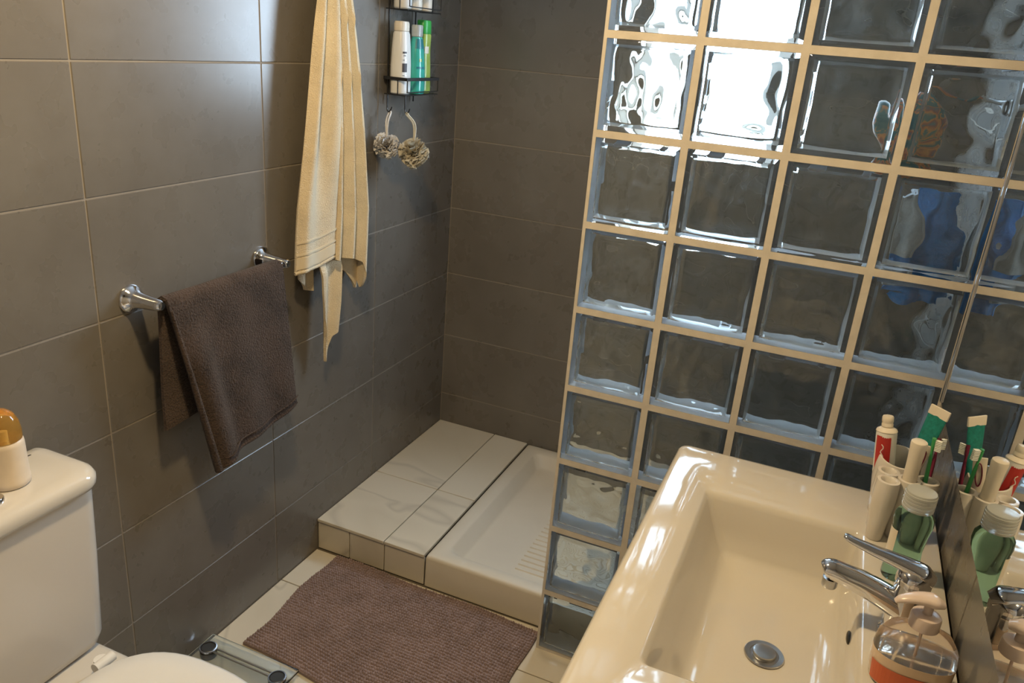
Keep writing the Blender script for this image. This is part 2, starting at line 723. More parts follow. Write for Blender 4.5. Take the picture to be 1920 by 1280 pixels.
# ------------------------------------------------------------------ shower platform and tray
PZ = .110
PX = .385
plat = empty('shower_platform', (PX / 2, .5, 0), 'marble tiled raised step beside the shower tray', 'step')
box('core', -PX / 2 + .002, PX / 2 - .004, .094 - .5, YB - .5 - .002, .001, PZ - .009, M_GROUT_FLOOR, plat)
px = [0.0, .244, PX]
py = [.083, .430, YB]
for i in range(2):
    for j in range(2):
        place_tile('step_tile', px[i + 1] - px[i] - JT, py[j + 1] - py[j] - JT, .010, 'z', M_MARBLE, plat,
                   (px[i] + JT / 2 - PX / 2, py[j] + JT / 2 - .5, PZ - .010))
for (a, b) in ((0.0, .118), (.118, .244), (.244, PX)):
    place_tile('riser_tile', b - a - JT, PZ - .014, .007, 'y', M_MARBLE, plat, (a + JT / 2 - PX / 2, .0885 - .5, .001))

# tray 80 x 119 with a sunken ribbed floor
tray = empty('shower_tray', ((PX + XR) / 2, .5, 0), 'white ceramic shower tray with ribbed floor behind the glass blocks', 'shower tray')
TX0, TX1, TY0, TY1 = PX + .003, XR - .003, .086, YB - .003
tcx, tcy = (TX0 + TX1) / 2, (TY0 + TY1) / 2


def rrect(x0, x1, y0, y1, r, z, n=6):
    out = []
    for (cx, cy, a0) in ((x1 - r, y1 - r, 0), (x0 + r, y1 - r, 90), (x0 + r, y0 + r, 180), (x1 - r, y0 + r, 270)):
        for k in range(n + 1):
            t = math.radians(a0 + 90 * k / n)
            out.append((cx + r * math.cos(t), cy + r * math.sin(t), z))
    return out


ox, oy = (PX + XR) / 2, .5
rings = []
for (ins, z, r) in ((.000, .001, .004), (.000, PZ - .012, .006), (.003, PZ - .003, .008), (.009, PZ, .012), (.045, PZ - .001, .03), (.052, PZ - .006, .032),
                    (.075, PZ - .040, .03), (.086, PZ - .046, .03)):
    rings.append(rrect(TX0 + ins - ox, TX1 - ins - ox, TY0 + ins - oy, TY1 - ins - oy, r, z))
v, f = loft(rings)
mesh_obj('tray_body', v, f, M_TRAY, tray, 50)
for k in range(22):
    x = TX0 + .24
    y = .22 + k * .0245
    t_ = tube('tread_rib', [(x - ox, y - oy, PZ - .046), (TX1 - .24 - ox, y - oy, PZ - .046)], .0045, M_TRAY, tray, 6)
dr_ = lathe('drain_cover', [(.045, PZ - .047), (.045, PZ - .043), (.040, PZ - .040), (.001, PZ - .039)], M_CHROME, tray, XR - .2 - ox, .5 - oy)

# ------------------------------------------------------------------ bath mat
mat_ = empty('bath_mat', (.43, -.14, 0), 'brown chenille bath mat in front of the shower step', 'bath mat')


def mat_pt(u, v):
    """u across (x), v toward the camera"""
    x = lerp(lerp(.080, .090, v), lerp(.770, .790, v), u)
    y = lerp(lerp(.072, .058, u), lerp(-.362, -.415, u), v)
    x += .006 * math.sin(v * 9 + 1)
    y += .004 * math.sin(u * 11)
    z = .006 + .0015 * noise.noise(Vector((u * 5, v * 4, 3)))
    return Vector((x - .43, y + .14, z))


sheet('mat_base', lambda u, v: mat_pt(u, v), 30, 20, M_MAT, mat_, .008)
V, F = [], []
NU, NV = 84, 46
for j in range(NV):
    for i in range(NU):
        u, v = (i + .5 + random.uniform(-.1, .1)) / NU, (j + .5 + random.uniform(-.08, .08)) / NV
        p = mat_pt(u, v)
        r1, r2 = .0046 + random.uniform(-.0006, .0004), .0046
        hgt = .0105 + random.uniform(-.002, .0015)
        k = len(V)
        for (rr, zz) in ((1.0, .002), (.92, .0065), (.5, .0095)):
            for q in range(6):
                a = q * math.pi / 3
                V.append((p.x + r1 * rr * math.cos(a), p.y + r2 * rr * math.sin(a), p.z + zz * hgt / .0105))
        V.append((p.x, p.y, p.z + hgt))
        for q in range(6):
            a, b = q, (q + 1) % 6
            F += [(k + a, k + b, k + 6 + b, k + 6 + a), (k + 6 + a, k + 6 + b, k + 12 + b, k + 12 + a), (k + 12 + a, k + 12 + b, k + 18)]
tf = mesh_obj('chenille_tufts', V, F, M_MAT, mat_, 80)
tf['kind'] = 'stuff'

# ------------------------------------------------------------------ bathroom scale
sc_ = empty('bathroom_scale', (.150, -.52, 0), 'glass bathroom scale with round metal pads on the floor by the toilet', 'scale')
box('glass_plate', -.142, .138, -.15, .135, .018, .026, M_SCALE_GLASS, sc_, .002)
for sy in (.085, -.105):
    for sx in (-.112, .108):
        lathe('contact_pad', [(.019, .0262), (.019, .029), (.017, .0305), (.0165, .0295), (.0005, .0295)], M_DARKFOOT, sc_, sx, sy, 28)
        lathe('pad_ring', [(.0225, .0261), (.0235, .028), (.0225, .0305), (.0195, .0308), (.0195, .0262)], M_CHROME, sc_, sx, sy, 28)
        lathe('foot', [(.020, .0), (.022, .004), (.022, .0178)], M_DARKFOOT, sc_, sx, sy, 20)
    for d in (-.006, .006):
        tube('pad_bar', [(-.09, sy + d, .0285), (.086, sy + d, .0285)], .0024, M_STEEL, sc_, 8)

# ------------------------------------------------------------------ toilet
TCY = -.972
toi = empty('toilet', (.35, TCY, 0), 'white close-coupled toilet against the left wall', 'toilet')


def T(x, y, z):
    return (x - .35, y, z)


# cistern body: slightly bowed front, tapering downwards
rings = []
for z, fx_, hw in ((.388, .135, .150), (.398, .150, .166), (.42, .156, .172), (.60, .164, .177), (.752, .168, .180)):
    ring = []
    for (cx, cy, a0) in ((fx_ - .035, hw - .035, 0), (.03, hw - .025, 90), (.03, -hw + .025, 180), (fx_ - .035, -hw + .035, 270)):
        r = .035 if cx > .05 else .025
        for k in range(7):
            t = math.radians(a0 + 15 * k)
            ring.append(T(cx + r * math.cos(t), cy + r * math.sin(t), z))
    rings.append(ring)
v, f = loft(rings)
mesh_obj('cistern', v, f, M_CERAMIC_MATT, toi, 50)
rings = []
for z, ins in ((.748, .010), (.750, .002), (.756, 0), (.768, 0), (.776, .004), (.781, .012), (.783, .03)):
    ring = []
    fx_, hw = .180 - ins, .190 - ins
    for (cx, cy, a0) in ((fx_ - .05, hw - .05, 0), (.035, hw - .03, 90), (.035, -hw + .03, 180), (fx_ - .05, -hw + .05, 270)):
        r = .05 if cx > .06 else .03
        for k in range(9):
            t = math.radians(a0 + 11.25 * k)
            ring.append(T(max(cx + r * math.cos(t), .004 + ins), cy + r * math.sin(t), z))
    rings.append(ring)
v, f = loft(rings)
lid = mesh_obj('cistern_lid', v, f, M_CERAMIC, toi, 60)
lathe('flush_button', [(.021, .782), (.021, .787), (.019, .790), (.0005, .790)], M_CHROME, toi, .118 - .35, .012, 28)
bm = bmesh.new()
add_box(bm, .0345 - .35, .0375 - .35, .128, .148, .7831, .7835)
bm_obj('maker_mark', bm, M_DARK, toi)['label'] = 'tiny dark maker mark on the lid'


def seat_ring(z, sx, sy, cx=.42, n=48):
    out = []
    for i in range(n):
        t = 2 * math.pi * i / n
        c, s = math.cos(t), math.sin(t)
        ax = sx if c > 0 else sx * .82
        p = 2.15 if c > 0 else 2.8
        out.append(T(cx + ax * math.copysign(abs(c) ** (2 / p), c), sy * math.copysign(abs(s) ** (2 / p), s), z))
    return out


v, f = loft([seat_ring(z, a, b, c) for z, a, b, c in ((0.001, .16, .10, .36), (.03, .165, .105, .36), (.15, .17, .11, .36), (.26, .20, .145, .385), (.35, .232, .172, .41), (.385, .238, .178, .415), (.392, .232, .172, .415))])
mesh_obj('bowl', v, f, M_CERAMIC, toi, 60)
bm = bmesh.new()
add_box(bm, .004 - .35, .26 - .35, -.165, .165, .30, .388, .02, 3)
bm_obj('bowl_shelf', bm, M_CERAMIC, toi, 50)
v, f = loft([seat_ring(z, a, b) for z, a, b in ((.393, .228, .178), (.396, .236, .186), (.405, .238, .188), (.411, .234, .184))])
mesh_obj('seat', v, f, M_WHITE_PLASTIC, toi, 60)
v, f = loft([seat_ring(z, a, b) for z, a, b in ((.4125, .230, .180), (.415, .236, .186), (.424, .236, .186), (.430, .228, .178), (.434, .19, .14), (.435, .05, .03))])
mesh_obj('seat_cover', v, f, M_WHITE_PLASTIC, toi, 60)
for s in (-1, 1):
    tube('hinge', [T(.215, s * .10, .389), T(.215, s * .10, .425)], .013, M_WHITE_PLASTIC, toi, 12)
    tube('hinge_barrel', [T(.222, s * .10 - .02, .420), T(.222, s * .10 + .02, .420)], .010, M_WHITE_PLASTIC, toi, 12)

# air freshener bottle on the cistern
af = empty('air_freshener', (.090, -.905, .7835), 'cream bottle with a clear amber dome cap on the cistern', 'bottle')
lathe('bottle_body', [(.031, .0), (.0335, .003), (.0335, .012), (.0325, .014), (.0315, .075), (.0305, .082), (.028, .085)], M_FRESH_BODY, af, n=36)
lathe('dome_cap', [(.0295, .0852), (.0300, .088), (.0298, .100), (.027, .116), (.021, .129), (.012, .137), (.0005, .140)], M_AMBER, af, n=36)
lathe('nozzle', [(.006, .0851), (.006, .100)], M_WHITE_PLASTIC, af, n=14)

# ------------------------------------------------------------------ towel rail and dark hand towel
rail = empty('towel_rail', (0, -.34, 1.004), 'chrome towel rail with two flared wall brackets', 'towel rail')
RX = .072
for y in (-.540, -.136):
    v, f = [], []
    prof = [(.030, .0005), (.030, .005), (.027, .009), (.021, .014), (.017, .024), (.0145, .045), (.0125, .070), (.0115, .081), (.0085, .086), (.001, .0865)]
    rings = [[(x, y + .34 + r * math.cos(2 * math.pi * k / 28), r * math.sin(2 * math.pi * k / 28)) for k in range(28)] for r, x in prof]
    v, f = loft(rings)
    mesh_obj('bracket', v, f, M_CHROME, rail, 40)
tube('rail_bar', [(RX, -.540 + .34, 0), (RX, -.136 + .34, 0)], .0065, M_CHROME, rail, 16)

ht = empty('hand_towel', (RX, -.33, 1.004), 'dark brown terry towel hanging over the chrome rail', 'towel')


def hand(u, v):
    """u along the rail (0 = near the toilet), v from back hem over the rail to the front hem"""
    yl, yr = -.5245, -.160
    R_ = .012
    back = .30 - .03 * u
    front = lerp(.395, .375, u)
    s = v * (back + math.pi * R_ + front)
    if s < back:
        d = back - s
        x, z = -R_ - .010 * smoothstep(d / .25), -d
        yy = lerp(yl - .0, yr - .01, u)
        rip = .5
    elif s < back + math.pi * R_:
        a = (s - back) / R_
        x, z = -R_ * math.cos(a), R_ * math.sin(a)
        yy = lerp(yl, yr, u)
        rip = 0
    else:
        d = s - back - math.pi * R_
        t = d / front
        # the front hangs pulled towards the right, its left edge curling in
        l = lerp(yl, -.420, t) if t < 1 else -.420
        r = lerp(yr, -.136, t)
        yy = lerp(l, r, u)
        z = -d - .045 * (1 - u) * t + .008 * math.sin(u * 6) * t
        x = R_ + .012 * t + .016 * math.exp(-((u - .13) / .09) ** 2) * smoothstep(t * 2) - .012 * math.exp(-(u / .05) ** 2) * t
        x += .005 * math.sin(u * 13 + 2) * t
        rip = 1
    return (x, yy + .33, z)


sheet('towel_cloth', hand, 44, 60, M_BROWN_TOWEL, ht, .0075)
hem = []
for k in range(45):
    u = k / 44
    p = hand(u, 1.0)
    hem.append((p[0] + .001, p[1], p[2] + .004))
tube('front_hem', hem, .0048, M_BROWN_TOWEL, ht, 8)
tube('hem_stitch', [(p[0] + .0065, p[1], p[2] + .022) for p in hem], .0016, M_BROWN_TOWEL, ht, 6)
curl = [hand(.0, .48 + .52 * k / 24) for k in range(25)]
tube('side_hem', [(p[0] + .004, p[1] + .002, p[2]) for p in curl], [.004 + .006 * k / 24 for k in range(25)], M_BROWN_TOWEL, ht, 8)

# ------------------------------------------------------------------ cream bath towel on a hook
bt = empty('bath_towel', (.05, .10, .66), 'long cream terry bath towel hanging on a wall hook', 'towel')
hk = empty('wall_hook', (.0, .108, 1.80), 'chrome robe hook holding the cream bath towel', 'hook')
lathe('rosette', [(.022, 0), (.022, .006), (.016, .010)], M_CHROME, hk).rotation_euler = (0, math.pi / 2, 0)
tube('hook_arm', spline([(.008, 0, 0), (.035, 0, -.004), (.055, 0, .004), (.060, 0, .03)]), .006, M_CHROME, hk, 10)


def pleat(y, z, ph, amp):
    return amp * (math.sin(y * 78 + ph + 1.2 * math.sin(z * 3.1)) + .35 * math.sin(y * 150 + ph * 2 - z * 4))


# front layer: left flat panel with the woven bands, pleats to the right
ZT = 1.80


def left_edge(z):
    return interp(z, [(.60, -.066), (.957, -.062), (1.12, -.050), (1.30, -.022), (1.45, .002), (1.62, .030), (1.72, .062), (1.80, .100)])


def right_edge(z):
    return interp(z, [(.60, .262), (.957, .268), (1.09, .272), (1.30, .238), (1.45, .210), (1.62, .172), (1.72, .148), (1.80, .116)])


def mid_edge(z):
    return lerp(left_edge(z), right_edge(z), interp(z, [(.9, .47), (1.3, .50), (1.8, .5)]))


def open_amt(z):
    return smoothstep((ZT - z) / .30)


def base_x(z):
    return .048


def panel(u, v):
    zb = lerp(.950, .968, u) + .004 * math.sin(u * 9)
    z = lerp(ZT, zb, v)
    a, b = left_edge(z), mid_edge(z)
    y = lerp(a, b, u)
    o_ = open_amt(z)
    # flat lower panel, pleated higher up
    amp = lerp(.016, .005, smoothstep((1.35 - z) / .35)) * (.35 + .65 * o_)
    x = base_x(z) + .012 + amp * math.sin(u * 8.5 + .6) - .016 * (1 - smoothstep(u / .16)) * o_
    return (x - .05, y - .10, z - .66)


pn = sheet('front_panel', panel, 40, 90, M_CREAM_TOWEL, bt, .008)


def band(v0, v1, name):
    def fn(u, v):
        p = Vector(panel(.01 + .98 * u, lerp(v0, v1, v)))
        q = Vector(panel(min(1, .01 + .98 * u + .01), lerp(v0, v1, v)))
        d = (q - p).normalized() if (q - p).length > 1e-6 else Vector((0, 1, 0))
        n = Vector((d.y, -d.x, 0))
        return p + n * .0052
    return sheet(name, fn, 40, 3, M_CREAM_BAND, pn, .0018)


band(.900, .906, 'woven_line')
band(.938, .944, 'woven_line')
band(.950, .985, 'woven_band')
tube('bottom_hem', [Vector(panel(k / 40, .996)) for k in range(41)], .0058, M_CREAM_TOWEL, pn, 8)


def folds(u, v):
    """right half: three deep pleats ending in a hanging corner"""
    zb = interp(u, [(0, .965), (.18, .955), (.38, .955), (.55, .95), (.72, .93), (.84, .845), (.92, .90), (1, 1.03)])
    z = lerp(ZT, zb, v)
    a, b = mid_edge(z) - .012, right_edge(z)
    y = lerp(a, b, u)
    o_ = open_amt(z)
    amp = .021 * (.4 + .6 * o_)
    x = base_x(z) + .008 + amp * math.sin(u * 17.5 + 1.0 + .5 * math.sin(z * 4)) - .022 * smoothstep((u - .8) / .2) * o_
    y += .006 * math.sin(u * 17.5 + 2.4) * o_
    return (x - .05, y - .10, z - .66)


sheet('pleated_folds', folds, 64, 90, M_CREAM_TOWEL, bt, .008)


def tail(u, v):
    """the rolled corner below the panel"""
    zb = interp(u, [(0, .80), (.25, .735), (.45, .655), (.62, .70), (.8, .735), (1, .745)])
    z = lerp(1.10, zb, v)
    w = interp(v, [(0, 1), (.45, 1.0), (.75, .85), (1, .62)])
    yc = .078 + .006 * (1 - v)
    y = yc + (u - .5) * .100 * w
    q = smoothstep((1.02 - z) / .10)
    x = lerp(.028, .050, q) + lerp(.004, .016, q) * math.sin(u * 6.0 + .4 + v * 1.2) * w
    return (x - .05, y - .10, z - .66)


sheet('hanging_corner', tail, 28, 50, M_CREAM_TOWEL, bt, .008)


def inner(u, v):
    zb = interp(u, [(0, .925), (.25, .905), (.6, .885), (1, .88)])
    z = lerp(1.02, zb, v)
    y = lerp(-.020, .040, u)
    x = .024 + .006 * math.sin(u * 7)
    return (x - .05, y - .10, z - .66)


sheet('inner_layer', inner, 16, 24, M_CREAM_TOWEL, bt, .008)


def back_corner(u, v):
    zb = interp(u, [(0, .95), (.5, .90), (.82, .838), (1, .93)])
    z = lerp(1.18, zb, v)
    y = lerp(.135, .262, u) + .008 * math.sin(v * 5)
    x = .030 + .008 * math.sin(u * 8 + 2)
    return (x - .05, y - .10, z - .66)


sheet('back_corner', back_corner, 24, 30, M_CREAM_TOWEL, bt, .008)

# ------------------------------------------------------------------ shower caddy, its bottles and sponges
CY0, CY1, CXD = .413, .606, .086
cad = empty('shower_caddy', (0, .5075, 1.388), 'black wire shower caddy with two baskets on the tiled wall', 'shower caddy')


def cp(x, y, z):
    return (x, y - .5075, z - 1.388)


def basket(z0, z1, nm):
    b = box(nm + '_rim', 0, .001, 0, .001, 0, .001, M_BLACKWIRE, cad)
    bpy.data.objects.remove(b)
    # flat rim band
    V, F = [], []
    path = [cp(.010, CY0, z1), cp(CXD, CY0, z1), cp(CXD, CY1, z1), cp(.010, CY1, z1)]
    bm = bmesh.new()
    t = .0018
    for (x0, x1, y0, y1) in ((.010, CXD, CY0 - t, CY0 + t), (CXD - t, CXD + t, CY0 - t, CY1 + t), (.010, CXD, CY1 - t, CY1 + t), (.008, .012, CY0 - t, CY1 + t)):
        add_box(bm, x0, x1, y0 - .5075, y1 - .5075, z1 - .0045 - 1.388, z1 + .0045 - 1.388, .0006)
    rim = bm_obj('basket_rim', bm, M_BLACKWIRE, cad, 40)
    # bottom frame
    ps = []
    for x in (.020, .042, .064, CXD - .004):
        tube('floor_wire', [cp(x, CY0, z0), cp(x, CY1, z0)], .0016, M_BLACKWIRE, rim, 6)
    for y in (CY0, CY1):
        for x in (.030, .056):
            tube('side_wire', [cp(x, y, z1), cp(x, y, z0 + .004), cp(x, y, z0)], .0016, M_BLACKWIRE, rim, 6)
        tube('base_wire', [cp(.012, y, z0), cp(CXD - .002, y, z0)], .0018, M_BLACKWIRE, rim, 6)
    fr = spline([cp(CXD, CY0 + .004, z1), cp(CXD, CY0 + .004, z0 + .014), cp(CXD, CY0 + .012, z0 + .009), cp(CXD, (CY0 + CY1) / 2, z0 + .009), cp(CXD, CY1 - .012, z0 + .009), cp(CXD, CY1 - .004, z0 + .014), cp(CXD, CY1 - .004, z1)], 6)
    tube('front_wire', fr, .0016, M_BLACKWIRE, rim, 6)
    return rim


basket(1.388, 1.433, 'lower')
basket(1.620, 1.668, 'upper')
for y in (CY0 + .02, CY1 - .02):
    tube('back_upright', [cp(.010, y, 1.36), cp(.010, y, 1.76)], .0024, M_BLACKWIRE, cad, 8)
tube('top_bar', [cp(.010, CY0 + .02, 1.76), cp(.010, CY1 - .02, 1.76)], .0024, M_BLACKWIRE, cad, 8)
for x, y in ((.022, CY0), (.080, CY0 + .004)):
    tube('hook', spline([cp(x, y, 1.388), cp(x, y, 1.360), cp(x, y, 1.345), cp(x + .006, y - .002, 1.338), cp(x + .014, y - .002, 1.345), cp(x + .017, y - .002, 1.353)], 5), .0018, M_BLACKWIRE, cad, 7)


def bottle(name, label, loc, prof, mat, ratio=.62, p=2.5, cap=None, capmat=None, rot=0.0):
    e = empty(name, loc, label, 'bottle', 'bottles in the lower caddy basket')
    e.rotation_euler = (0, 0, rot)
    lathe('bottle_body', prof, mat, e, n=36, p=p, ratio=ratio)
    if cap:
        lathe('cap', cap, capmat, e, n=36, p=p, ratio=ratio)
    return e


zf = 1.390
wb_ = bottle('shampoo_bottle', 'white shampoo bottle with dark printed panel in the lower basket', (.043, .4495, zf),
             [(.029, 0), (.0325, .003), (.0330, .02), (.0325, .08), (.030, .13), (.0265, .165), (.024, .172)], M_WHITE_PLASTIC, .80, 2.6,
             [(.0225, .1723), (.0245, .174), (.0245, .192), (.022, .199), (.001, .200)], M_CREAM_PLASTIC, 1.62)


def front_patch(name, parent, rx, ry, a0, a1, z0, z1, mat, p=2.6, n=8, push=.0008):
    """a label wrapped on a bottle's side"""
    V, F = [], []
    for j in range(2):
        for i in range(n + 1):
            t = math.radians(lerp(a0, a1, i / n))
            c, s = math.cos(t), math.sin(t)
            z = (z0, z1)[j]
            ax = rx(z) + push
            ay = ry(z) + push
            V.append((ax * math.copysign(abs(c) ** (2 / p), c), ay * math.copysign(abs(s) ** (2 / p), s), z))
    for i in range(n):
        F.append((i, i + 1, n + 2 + i, n + 1 + i))
    return mesh_obj(name, V, F, mat, parent)


rxw = lambda z: interp(z, [(0, .029), (.003, .0325), (.02, .033), (.08, .0325), (.13, .030), (.165, .0265)])
ryw = lambda z: rxw(z) * .80
front_patch('printed_panel', wb_, rxw, ryw, -140, -104, .062, .086, M_DARK)
front_patch('printed_word', wb_, rxw, ryw, -138, -106, .113, .118, M_DARK)
front_patch('printed_line', wb_, rxw, ryw, -132, -112, .106, .108, M_DARK)
front_patch('printed_line', wb_, rxw, ryw, -136, -108, .094, .096, M_STEEL)
front_patch('printed_line', wb_, rxw, ryw, -136, -108, .052, .0535, M_STEEL)
tb = bottle('shampoo_bottle', 'teal shampoo bottle with clear cap between the white and green ones', (.060, .510, zf),
            [(.027, 0), (.0305, .003), (.0315, .03), (.0305, .07), (.026, .12), (.0195, .155), (.017, .160)], M_TEAL_PLASTIC, .75, 2.4,
            [(.0170, .1603), (.0190, .162), (.0200, .188), (.018, .193), (.001, .194)], M_CLEARCAP, 1.60)
rxt = lambda z: interp(z, [(0, .027), (.003, .0305), (.03, .0315), (.07, .0305), (.12, .026), (.155, .0195)])
ryt = lambda z: rxt(z) * .75
front_patch('dark_neck_print', tb, rxt, ryt, -160, -50, .128, .155, M_TEAL_DARK, 2.4)
front_patch('blue_word_print', tb, rxt, ryt, -145, -70, .072, .078, M_TEAL_DARK, 2.4)
front_patch('round_emblem', tb, rxt, ryt, -122, -100, .092, .101, M_GREEN_PLASTIC, 2.4)
gb = bottle('shampoo_bottle', 'yellow-green shampoo bottle with bright green cap at the far side', (.048, .572, zf),
            [(.025, 0), (.0285, .003), (.0285, .03), (.026, .08), (.024, .12), (.0255, .165), (.024, .170)], M_GREEN_PLASTIC, .72, 2.6,
            [(.0235, .1703), (.0245, .172), (.0240, .205), (.022, .208), (.001, .209)], M_GREEN_CAP, 1.55)
rxg = lambda z: interp(z, [(0, .025), (.003, .0285), (.03, .0285), (.08, .026), (.12, .024), (.165, .0255)])
ryg = lambda z: rxg(z) * .72
front_patch('pale_leaf_print', gb, rxg, ryg, -130, -90, .115, .135, M_CREAM_PLASTIC, 2.6)
front_patch('lower_print', gb, rxg, ryg, -130, -70, .06, .085, M_GREEN_PLASTIC, 2.6)
# upper basket: the bottoms of three pale tubs
for k, (y, lab, m_) in enumerate(((.443, 'white tub nearest the towel in the upper caddy basket', M_WHITE_PLASTIC), (.503, 'cream jar in the middle of the upper caddy basket', M_CREAM_PLASTIC), (.563, 'beige jar at the far side of the upper caddy basket', M_FRESH_BODY))):
    e = empty('cosmetic_jar', (.048, y, 1.6222), lab, 'jar', 'jars in the upper caddy basket')
    lathe('jar_body', [(.022, 0), (.0255, .003), (.0255, .060), (.023, .064)], m_, e, n=28)
    lathe('jar_lid', [(.0255, .0645), (.0262, .066), (.0262, .084), (.024, .087), (.001, .0872)], M_WHITE_PLASTIC, e, n=28)


def pouf(name, label, loc, R_, mat, seed, squash=1.0, loop_to=None):
    e = empty(name, loc, label, 'sponge', 'mesh sponges under the caddy')
    rnd = random.Random(seed)
    V, F = [], []
    # ruffled ball: many crumpled petals radiating from the middle
    for q in range(80):
        d = Vector((rnd.gauss(0, 1), rnd.gauss(0, 1), rnd.gauss(0, 1))).normalized()
        s = d.cross(Vector((rnd.random(), rnd.random(), rnd.random()))).normalized()
        t = d.cross(s)
        k0 = len(V)
        nu, nv = 7, 4
        ph = rnd.random() * 6
        L = R_ * rnd.uniform(.72, 1.15)
        for j in range(nv + 1):
            for i in range(nu + 1):
                a = (i / nu - .5) * 2
                r = L * (.25 + .75 * j / nv)
                wob = .26 * R_ * (j / nv) * math.sin(i * 2.1 + ph)
                p = d * r * (1 - .10 * a * a) + s * a * R_ * .42 * (.4 + .6 * j / nv) + t * wob
                V.append((p.x, p.y, p.z * squash))
        for j in range(nv):
            for i in range(nu):
                a = k0 + j * (nu + 1) + i
                F.append((a, a + 1, a + nu + 2, a + nu + 1))
    mesh_obj('mesh_ruffles', V, F, mat, e, 60)
    if loop_to:
        h = Vector(loop_to) - Vector(loc)
        w = .0035
        pts = [(0, 0, R_ * .6), (-w, 0, h.z * .7), (h.x - w, h.y, h.z - .006), (h.x, h.y, h.z), (h.x + w, h.y, h.z - .006), (w, 0, h.z * .7), (0.001, 0, R_ * .6)]
        tube('hanging_loop', spline(pts, 5), .0024, mat, e, 6)
    return e


pouf('bath_sponge', 'white ruffled mesh sponge hanging nearer the towel', (.040, .385, 1.243), .037, M_POUF_WHITE, 3, 1.0, (.032, .413, 1.341))
pouf('bath_sponge', 'cream ruffled mesh sponge on the front hook of the caddy', (.105, .432, 1.226), .042, M_POUF_CREAM, 5, 1.05, (.090, .416, 1.341))

# ------------------------------------------------------------------ washbasin and cabinet
SX0, SX1, SY0, SY1, SZ = 1.115, XR - .004, -1.05, -.247, .850
vc = empty('vanity_cabinet', ((SX0 + SX1) / 2, (SY0 + SY1) / 2, 0), 'pale vanity cabinet beneath the white washbasin', 'cabinet')
cx_, cy_ = (SX0 + SX1) / 2, (SY0 + SY1) / 2
box('carcass', SX0 + .05 - cx_, SX1 - cx_ - .002, SY0 + .03 - cy_, SY1 - .03 - cy_,   .12, .672, M_WOOD, vc, .003)
for s in (-1, 1):
    d = box('door', SX0 + .030 - cx_, SX0 + .049 - cx_, (-.355 if s < 0 else .003), (-.003 if s < 0 else .355),   .13, .668, M_WOOD, vc, .003)
    tube('handle', [(SX0 + .018 - cx_, s * .04, .48), (SX0 + .018 - cx_, s * .04, .60)], .005, M_CHROME, d, 10)
    for e in (-1, 1):
        tube('leg', [(e * .15, s * .32, 0), (e * .15, s * .32, .12)], .016, M_STEEL, vc, 12)

ws = empty('washbasin', (cx_, cy_, SZ), 'white glazed rectangular washbasin with a wide rim beside the mirror', 'washbasin')
BX0, BX1, BY0, BY1 = 1.197, 1.451, -.872, -.408


def W(r):
    return [(x - cx_, y - cy_, z - SZ) for x, y, z in r]


rings = [W(rrect(SX0 + .03, SX1 - .01, SY0 + .03, SY1 - .03, .03, SZ - .17)),
         W(rrect(SX0 + .012, SX1 - .002, SY0 + .012, SY1 - .012, .03, SZ - .12)),
         W(rrect(SX0 + .002, SX1, SY0 + .002, SY1 - .002, .022, SZ - .06)),
         W(rrect(SX0, SX1, SY0, SY1, .020, SZ - .012)),
         W(rrect(SX0 + .001, SX1, SY0 + .001, SY1 - .001, .020, SZ - .005)),
         W(rrect(SX0 + .005, SX1 - .002, SY0 + .005, SY1 - .005, .018, SZ - .001)),
         W(rrect(SX0 + .011, SX1 - .006, SY0 + .011, SY1 - .011, .016, SZ)),
         W(rrect(BX0 - .006, BX1 + .006, BY0 - .006, BY1 + .006, .014, SZ)),
         W(rrect(BX0 - .001, BX1 + .001, BY0 - .001, BY1 + .001, .012, SZ - .003)),
         W(rrect(BX0 + .004, BX1 - .002, BY0 + .003, BY1 - .003, .012, SZ - .012)),
         W(rrect(BX0 + .022, BX1 - .006, BY0 + .008, BY1 - .008, .014, SZ - .055)),
         W(rrect(BX0 + .042, BX1 - .010, BY0 + .014, BY1 - .016, .018, SZ - .095)),
         W(rrect(BX0 + .055, BX1 - .018, BY0 + .022, BY1 - .026, .020, SZ - .105)),
         W(rrect(BX0 + .080, BX1 - .045, BY0 + .07, BY1 - .08, .03, SZ - .109)),
         W(rrect(1.342 - .030, 1.342 + .030, -.643 - .030, -.643 + .030, .029, SZ - .1145))]
v, f = loft(rings)
mesh_obj('basin_body', v, f, M_CERAMIC, ws, 45)
DZ = -.1145
e0 = (1.342 - cx_, -.643 - cy_)
lathe('drain_flange', [(.0285, DZ + .0004), (.0295, DZ + .002), (.0285, DZ + .0036), (.0215, DZ + .0028), (.0205, DZ + .0012), (.001, DZ + .0011)], M_STEEL, ws, e0[0], e0[1], 36)
lathe('drain_plug', [(.0165, DZ + .0015), (.0175, DZ + .006), (.0165, DZ + .008), (.012, DZ + .0088), (.0005, DZ + .009)], M_STEEL, ws, e0[0], e0[1], 32)
# overflow slot in the wall-side face of the bowl
bm = bmesh.new()
bmesh.ops.create_uvsphere(bm, u_segments=20, v_segments=10, radius=1)
for v_ in bm.verts:
    v_.co = Vector((v_.co.x * .0035, v_.co.y * .014, v_.co.z * .0065))
bm_obj('overflow_slot', bm, M_DARKFOOT, ws, 60, (BX1 - .0055 - cx_, -.640 - cy_, -.040))

